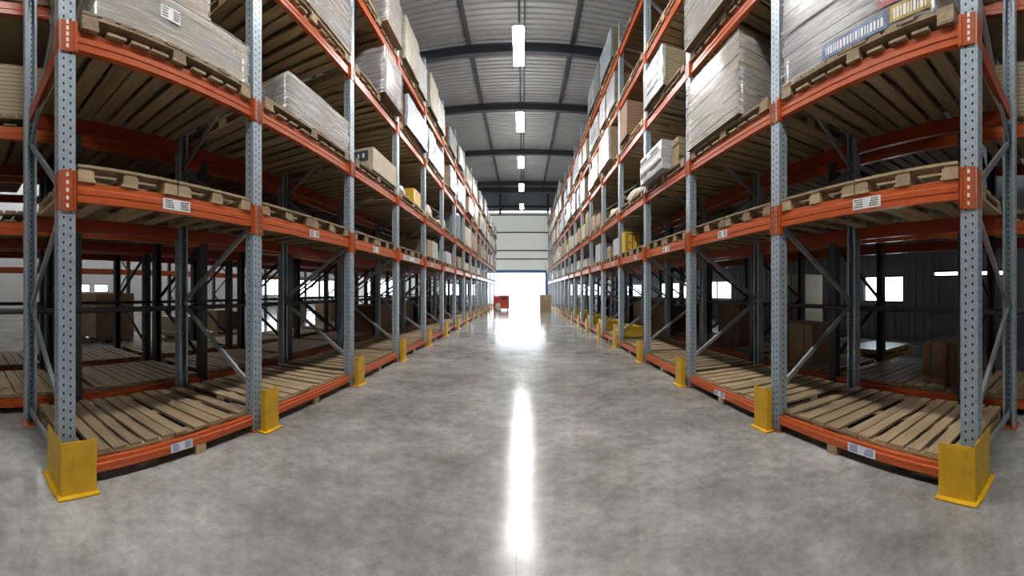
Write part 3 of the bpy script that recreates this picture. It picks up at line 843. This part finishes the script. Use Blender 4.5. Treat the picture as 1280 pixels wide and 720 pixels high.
plainbox('carton', (-8.6, 14.5, 0), .8, 1.3, .8, 'cardboard', 'brown carton on the floor of the next aisle, past the cream one', 'carton')
floor_pallet(5.9, 4.3, 0, 'bottom pallet by the wall behind the right rack', 'yellow_plastic')
mb = MB().box(-.55, .55, -.48, .48, 0, .03)
tag(put('metal_sheet', mb.mesh('metal_sheet', 'brace'), (6.5, 4.3, .121)), 'grey sheet lying on the pallet by the wall behind the right rack', 'sheet')
plainbox('carton', (6.6, 6.9, 0), .9, 1.0, 1.75, 'cream', 'tall pale carton by the wall behind the right rack', 'carton')

# pipes running along the back of the racks
def tube(name, p, q, r, mat, label, cat, group=None):
    mb = MB().cyl(p, q, r, n=14)
    for i in range(1, 8):
        t = i/8; c_ = Vector(p).lerp(Vector(q), t); d = (Vector(q)-Vector(p)).normalized()*.04
        mb.cyl(c_-d, c_+d, r*1.25, n=14)
    o = put(name, mb.mesh(name, mat)); return tag(o, label, cat, group)
tube('steel_pipe', (-(DL+DEP+.041), .0, 1.12), (-(DL+DEP+.041), 17, 1.12), .03, 'pipe', 'dark steel pipe running level along the back of the left rack', 'pipe')
tube('steel_pipe', (-(XB+DEP+.12), .0, 1.14), (-(XB+DEP+.12), 17, 1.14), .025, 'pipe', 'thinner dark pipe behind the second row of racks on the left', 'pipe')
tube('steel_pipe', ((DR+DEP+.041), .0, 1.12), ((DR+DEP+.041), 17, 1.12), .03, 'pipe', 'dark steel pipe running level along the back of the right rack', 'pipe')

# ------------------------------------------------------------------ building shell
struct('floor', MB().box(WX0, WX1, -9, WALLY, -.1, 0), 'concrete')
struct('ground_outside', MB().box(-60, 60, WALLY+.02, 120, -.12, -.02), 'yard')
# roof: trapezoid sheet, ribs across the hall
mb = MB(); y = -9.0; prof = []
while y < WALLY:
    prof += [(y, 0), (y+.13, 0), (y+.155, .045), (y+.225, .045)]; y += .25
for i, (yy, zz) in enumerate(prof): mb.v += [Vector((WX0, yy, ROOF+zz)), Vector((WX1, yy, ROOF+zz))]
for i in range(len(prof)-1): mb.f.append((2*i, 2*i+1, 2*i+3, 2*i+2)); mb.mi.append(0)
struct('ceiling', mb, 'roof_sheet')
def ibeam_x(x0, x1, y, z0, h, w):
    mb = MB(); t = .03
    mb.box(x0, x1, y-w/2, y+w/2, z0, z0+t); mb.box(x0, x1, y-w/2, y+w/2, z0+h-t, z0+h); mb.box(x0, x1, y-.01, y+.01, z0+t, z0+h-t)
    return mb
n_ = 0
for y in (-4, 2.5, 8.2, 13.5, 17.8, 23.6, 30.4, 32.3):
    n_ += 1; struct(f'trim_{n_}', ibeam_x(WX0, WX1, y, ROOF-.17-.34, .34, .22), 'rafter', label='dark steel roof beam')
for x in (-14, -11, -8, -5, -2.0, -.1, .08, 1.85, 5):
    n_ += 1; w = .07 if abs(x) < .2 else .13
    struct(f'trim_{n_}', MB().box(x-w/2, x+w/2, -9, WALLY, ROOF-.17, ROOF-.005), 'rafter', label='dark roof purlin')
# walls with window openings
def wall_with_openings(axis, pos, thick, a0, a1, z0, z1, ops):
    """ops: (a, b, za, zb) openings along the wall, not overlapping in a"""
    mb = MB(); ops = sorted(ops); cur = a0
    def add(p, q, za, zb):
        if q-p < .001 or zb-za < .001: return
        if axis == 'x': mb.box(pos, pos+thick, p, q, za, zb)
        else: mb.box(p, q, pos, pos+thick, za, zb)
    for a, b_, za, zb in ops:
        add(cur, a, z0, z1); add(a, b_, z0, za); add(a, b_, zb, z1); cur = b_
    add(cur, a1, z0, z1); return mb
Rops = [(1.9, 3.9, 1.68, 1.86), (4.8, 6.1, 1.0, 1.76), (13.0, 15.5, .95, 1.78), (17.4, 21.4, .9, 1.8), (24, 30, .9, 1.8)]
Lops = [(5.8, 6.6, 1.25, 1.68), (6.85, 7.6, 1.25, 1.68), (18.6, 21.5, 1.0, 2.2), (24.0, 31.5, .8, 2.4)]
struct('wall_right', wall_with_openings('x', WX1, .12, -9, WALLY, 0, ROOF, Rops), 'wall_dark')
struct('wall_left', wall_with_openings('x', WX0-.12, .12, -9, WALLY, 0, ROOF, Lops), 'wall_white')
struct('wall_back', MB().box(WX0, WX1, -9.12, -9, 0, ROOF), 'wall_white')
# corrugation ribs of the right wall
mb = MB(); y = -8.8
while y < 33:
    segs = [(0, 9.9)]
    for a, b_, za, zb in Rops:
        if a-.06 < y < b_+.03: segs = [(0, za-.05), (zb+.05, 9.9)]
    for za, zb in segs: mb.box(WX1-.035, WX1, y, y+.07, za, zb)
    y += .22
struct('trim_40', mb, 'wall_dark', label='ribs of the dark corrugated wall')
w_ = 0
def window(axis, pos, a, b_, za, zb, n=2, inward=1):
    global w_
    w_ += 1; mb = MB(); t = .05
    def add(M, p, q, z0, z1, th=.06, off=0):
        if axis == 'x': M.box(pos-th/2+off, pos+th/2+off, p, q, z0, z1)
        else: M.box(p, q, pos-th/2+off, pos+th/2+off, z0, z1)
    add(mb, a, b_, za, za+t); add(mb, a, b_, zb-t, zb)
    for i in range(n+1):
        c_ = a+(b_-a)*i/n; add(mb, max(a, c_-t/2), min(b_, c_+t/2), za+t, zb-t)
    f = struct(f'window_{w_}', mb, 'dark_steel')
    g = MB(); add(g, a+.01, b_-.01, za+.02, zb-.02, .006)
    put('window_glass', g.mesh('window_glass', 'window_glass'), (0, 0, 0), f)
for a, b_, za, zb in Rops: window('x', WX1+.06, a, b_, za, zb, 2 if b_-a < 2.6 else 4)
for a, b_, za, zb in Lops: window('x', WX0-.06, a, b_, za, zb, 1 if b_-a < 1 else 4)
# end wall: translucent cladding, dark gable, door opening, side openings
DX0, DX1, DZ = -3.2, 2.12, 2.98
Eops = [(-15.5, -12.2, .7, 2.4), (-7.4, -4.2, .85, 2.0), (DX0, DX1, 0, DZ), (4.3, 7.4, .85, 1.95)]
struct('wall_end', wall_with_openings('y', WALLY, .06, WX0, WX1, 0, 8.65, Eops), 'translucent_panel')
struct('wall_gable', MB().box(WX0, WX1, WALLY, WALLY+.1, 8.74, ROOF), 'wall_dark')
for i, (a, b_, za, zb) in enumerate(Eops):
    if i != 2: window('y', WALLY+.03, a, b_, za, zb, 3)
struct('trim_41', MB().box(WX0, WX1, WALLY-.16, WALLY-.01, 9.02, 9.24), 'rafter', label='dark rail above the daylight slot')
mb = MB()
x = WX0
while x < WX1:
    for za, zb in ((3.3, 4.2), (4.34, 5.0), (5.12, 6.66), (6.82, 8.3)): mb.box(x, x+.012, WALLY-.02, WALLY-.002, za, zb)
    x += .33
struct('trim_42', mb, 'translucent_panel', label='ribs of the pale end wall cladding')
for i, z in enumerate((4.27, 5.06, 6.74, 8.36)):
    struct(f'trim_{43+i}', MB().box(WX0, WX1, WALLY-.14, WALLY-.01, z-.05, z+.05), 'rafter', label='dark horizontal wall rail')
for i, x in enumerate((-14, -9.5, -5, -2.05, 2.35, 5.5)):
    struct(f'trim_{50+i}', MB().box(x-.09, x+.09, WALLY-.3, WALLY-.15, 8.3 if abs(x) < 2.1 or x == 2.35 else 0, ROOF-.5), 'rafter', label='dark steel wall post')
struct('door_1', MB().box(DX0-.1, DX1+.12, WALLY-.2, WALLY-.002, DZ, DZ+.27).box(DX1, DX1+.26, WALLY-.2, WALLY-.002, 0, DZ).box(DX0-.2, DX0, WALLY-.2, WALLY-.002, 0, DZ), 'blue_paint', label='blue frame of the open goods door')

# goods by the door
x0 = -1.55; y0 = 24.8
r = bpy.data.objects.new('red_machine', None); C.objects.link(r); r.location = (-1.35, 25.2, 0)
tag(r, 'red box-shaped machine standing by the left rack near the door', 'machine')
bevel(put('housing', MB().box(-.3, .42, -.4, .4, .08, 1.02).mesh('housing', 'red_plastic'), (0, 0, 0), r), .03)
wm = MB().cyl((-.03, 0, .08), (.03, 0, .08), .08).mesh('wheel', 'ink')
for wx in (-.2, .32):
    for wy in (-.3, .3): put('wheel', wm, (wx, wy, 0), r)
put('control_panel', MB().box(-.1, .25, -.42, -.401, .7, .9).mesh('control_panel', 'ink'), (0, 0, 0), r)
plainbox('crate', (-1.85, 26.1, 0), .5, .7, .95, 'red_plastic', 'darker red crate tucked between the red machine and the left rack', 'crate')
lump(31, .4, .36, .5, 'foam', 'packing_heap', (-1.66, 24.5, 0), 'heap of pale scrap in front of the red machine', 'heap')
r = bpy.data.objects.new('carton', None); C.objects.link(r); r.location = (1.42, 22.3, 0)
tag(r, 'orange-brown carton standing in the aisle by the right rack near the door', 'carton')
bevel(put('body', MB().box(-.33, .33, -.3, .3, 0, 1.1).mesh('body', 'cardboard'), (0, 0, 0), r), .01)
put('tape', MB().box(-.03, .03, -.302, .302, .85, 1.102).mesh('tape', 'cream'), (0, 0, 0), r)

# ------------------------------------------------------------------ lamps
def lamp_meshes(L, em='lamp'):
    return cached(('lamp', L, em), lambda: (MB().box(-.13, .13, -L/2, L/2, 0, .05).mesh('diffuser', em),
        MB().box(-.09, .09, -L/2-.03, L/2+.03, .052, .11).mesh('housing', 'wall_white'),
        MB().cyl((0, -L*.35, .11), (0, -L*.35, ROOF-.17-6-CAMH), .006, n=6).cyl((0, L*.35, .11), (0, L*.35, ROOF-.17-6-CAMH), .006, n=6).mesh('wire', 'dark_steel')))
def lamp(x, y, L, label, group):
    r = bpy.data.objects.new('ceiling_lamp', None); C.objects.link(r); r.location = (x, y, 6.0+CAMH-.05); tag(r, label, 'lamp', group)
    for nm, me in zip(('diffuser', 'housing', 'hanging_wires'), lamp_meshes(L, 'lamp' if x > -5 else 'lamp_soft')): put(nm, me, (0, 0, 0), r)
LN = ['nearest', 'second', 'third', 'fourth', 'fifth and farthest']
for i, y in enumerate((8.85, 12.8, 16.8, 20.9, 25.6)):
    lamp(-.09+.01*i, y, 1.35, f'{LN[i]} lit lamp hanging over the aisle', 'hanging lamps over the aisle')
for y in (4.7, .7, -3.3): lamp(-.1, y, 1.35, 'lit lamp hanging over the aisle above the camera', 'lamps above the camera')
for i, y in enumerate((-.8, 3.2, 7.3, 11.3, 15.4, 19.5, 24)):
    lamp(-15, y, 1.35, f'lit lamp of the outer row in the left hall, {ORD[i]} from the near end', 'lamps of the left hall, outer row')
for i, y in enumerate((8.5,)):
    lamp(-9.2, y, 1.35, 'single lit lamp over the next aisle on the left', None)

# ------------------------------------------------------------------ world, camera
w = bpy.data.worlds.new('World'); bpy.context.scene.world = w; w.use_nodes = True
bg = w.node_tree.nodes['Background']; bg.inputs[0].default_value = (.84, .93, 1, 1); bg.inputs[1].default_value = 8.0
# daylight guided through the door opening
def portal(loc, rot, sx_, sy_):
    l = bpy.data.lights.new('daylight_portal', 'AREA'); l.shape = 'RECTANGLE'; l.size = sx_; l.size_y = sy_
    try: l.cycles.is_portal = True
    except Exception: return
    o = bpy.data.objects.new('daylight_portal', l); C.objects.link(o); o.location = loc; o.rotation_euler = rot
portal(((DX0+DX1)/2, WALLY+.1, DZ/2), (-PI/2, 0, 0), DX1-DX0, DZ)
cam = bpy.data.cameras.new('camera'); co = bpy.data.objects.new('camera', cam); C.objects.link(co)
co.location = (0, 0, CAMH); co.rotation_euler = (PI/2, 0, 0)
cam.type = 'PANO'; cam.clip_start = .05; cam.clip_end = 300
F = 450.0; VX = 653.0; HY = 363.5
def setc(k, v):
    done = False
    for t in (cam, getattr(cam, 'cycles', None)):
        if t is not None and hasattr(t, k):
            try: setattr(t, k, v); done = True
            except Exception: pass
    return done
setc('panorama_type', 'CENTRAL_CYLINDRICAL')
setc('central_cylindrical_range_u_min', -VX/F); setc('central_cylindrical_range_u_max', (1280-VX)/F)
setc('central_cylindrical_range_v_min', -(720-HY)/F); setc('central_cylindrical_range_v_max', HY/F)
setc('central_cylindrical_radius', 1.0)
sc = bpy.context.scene
sc.camera = co
sc.view_settings.view_transform = 'Standard'; sc.view_settings.look = 'None'
sc.view_settings.gamma = 1; sc.view_settings.use_curve_mapping = False
sc.view_settings.exposure = 0.06
try:
    sc.cycles.use_denoising = True; sc.cycles.max_bounces = 7; sc.cycles.diffuse_bounces = 2; sc.cycles.sample_clamp_indirect = 6
    sc.cycles.transparent_max_bounces = 12
except Exception: pass
print('PALLETS', pal_count, 'OBJECTS', len(bpy.data.objects))
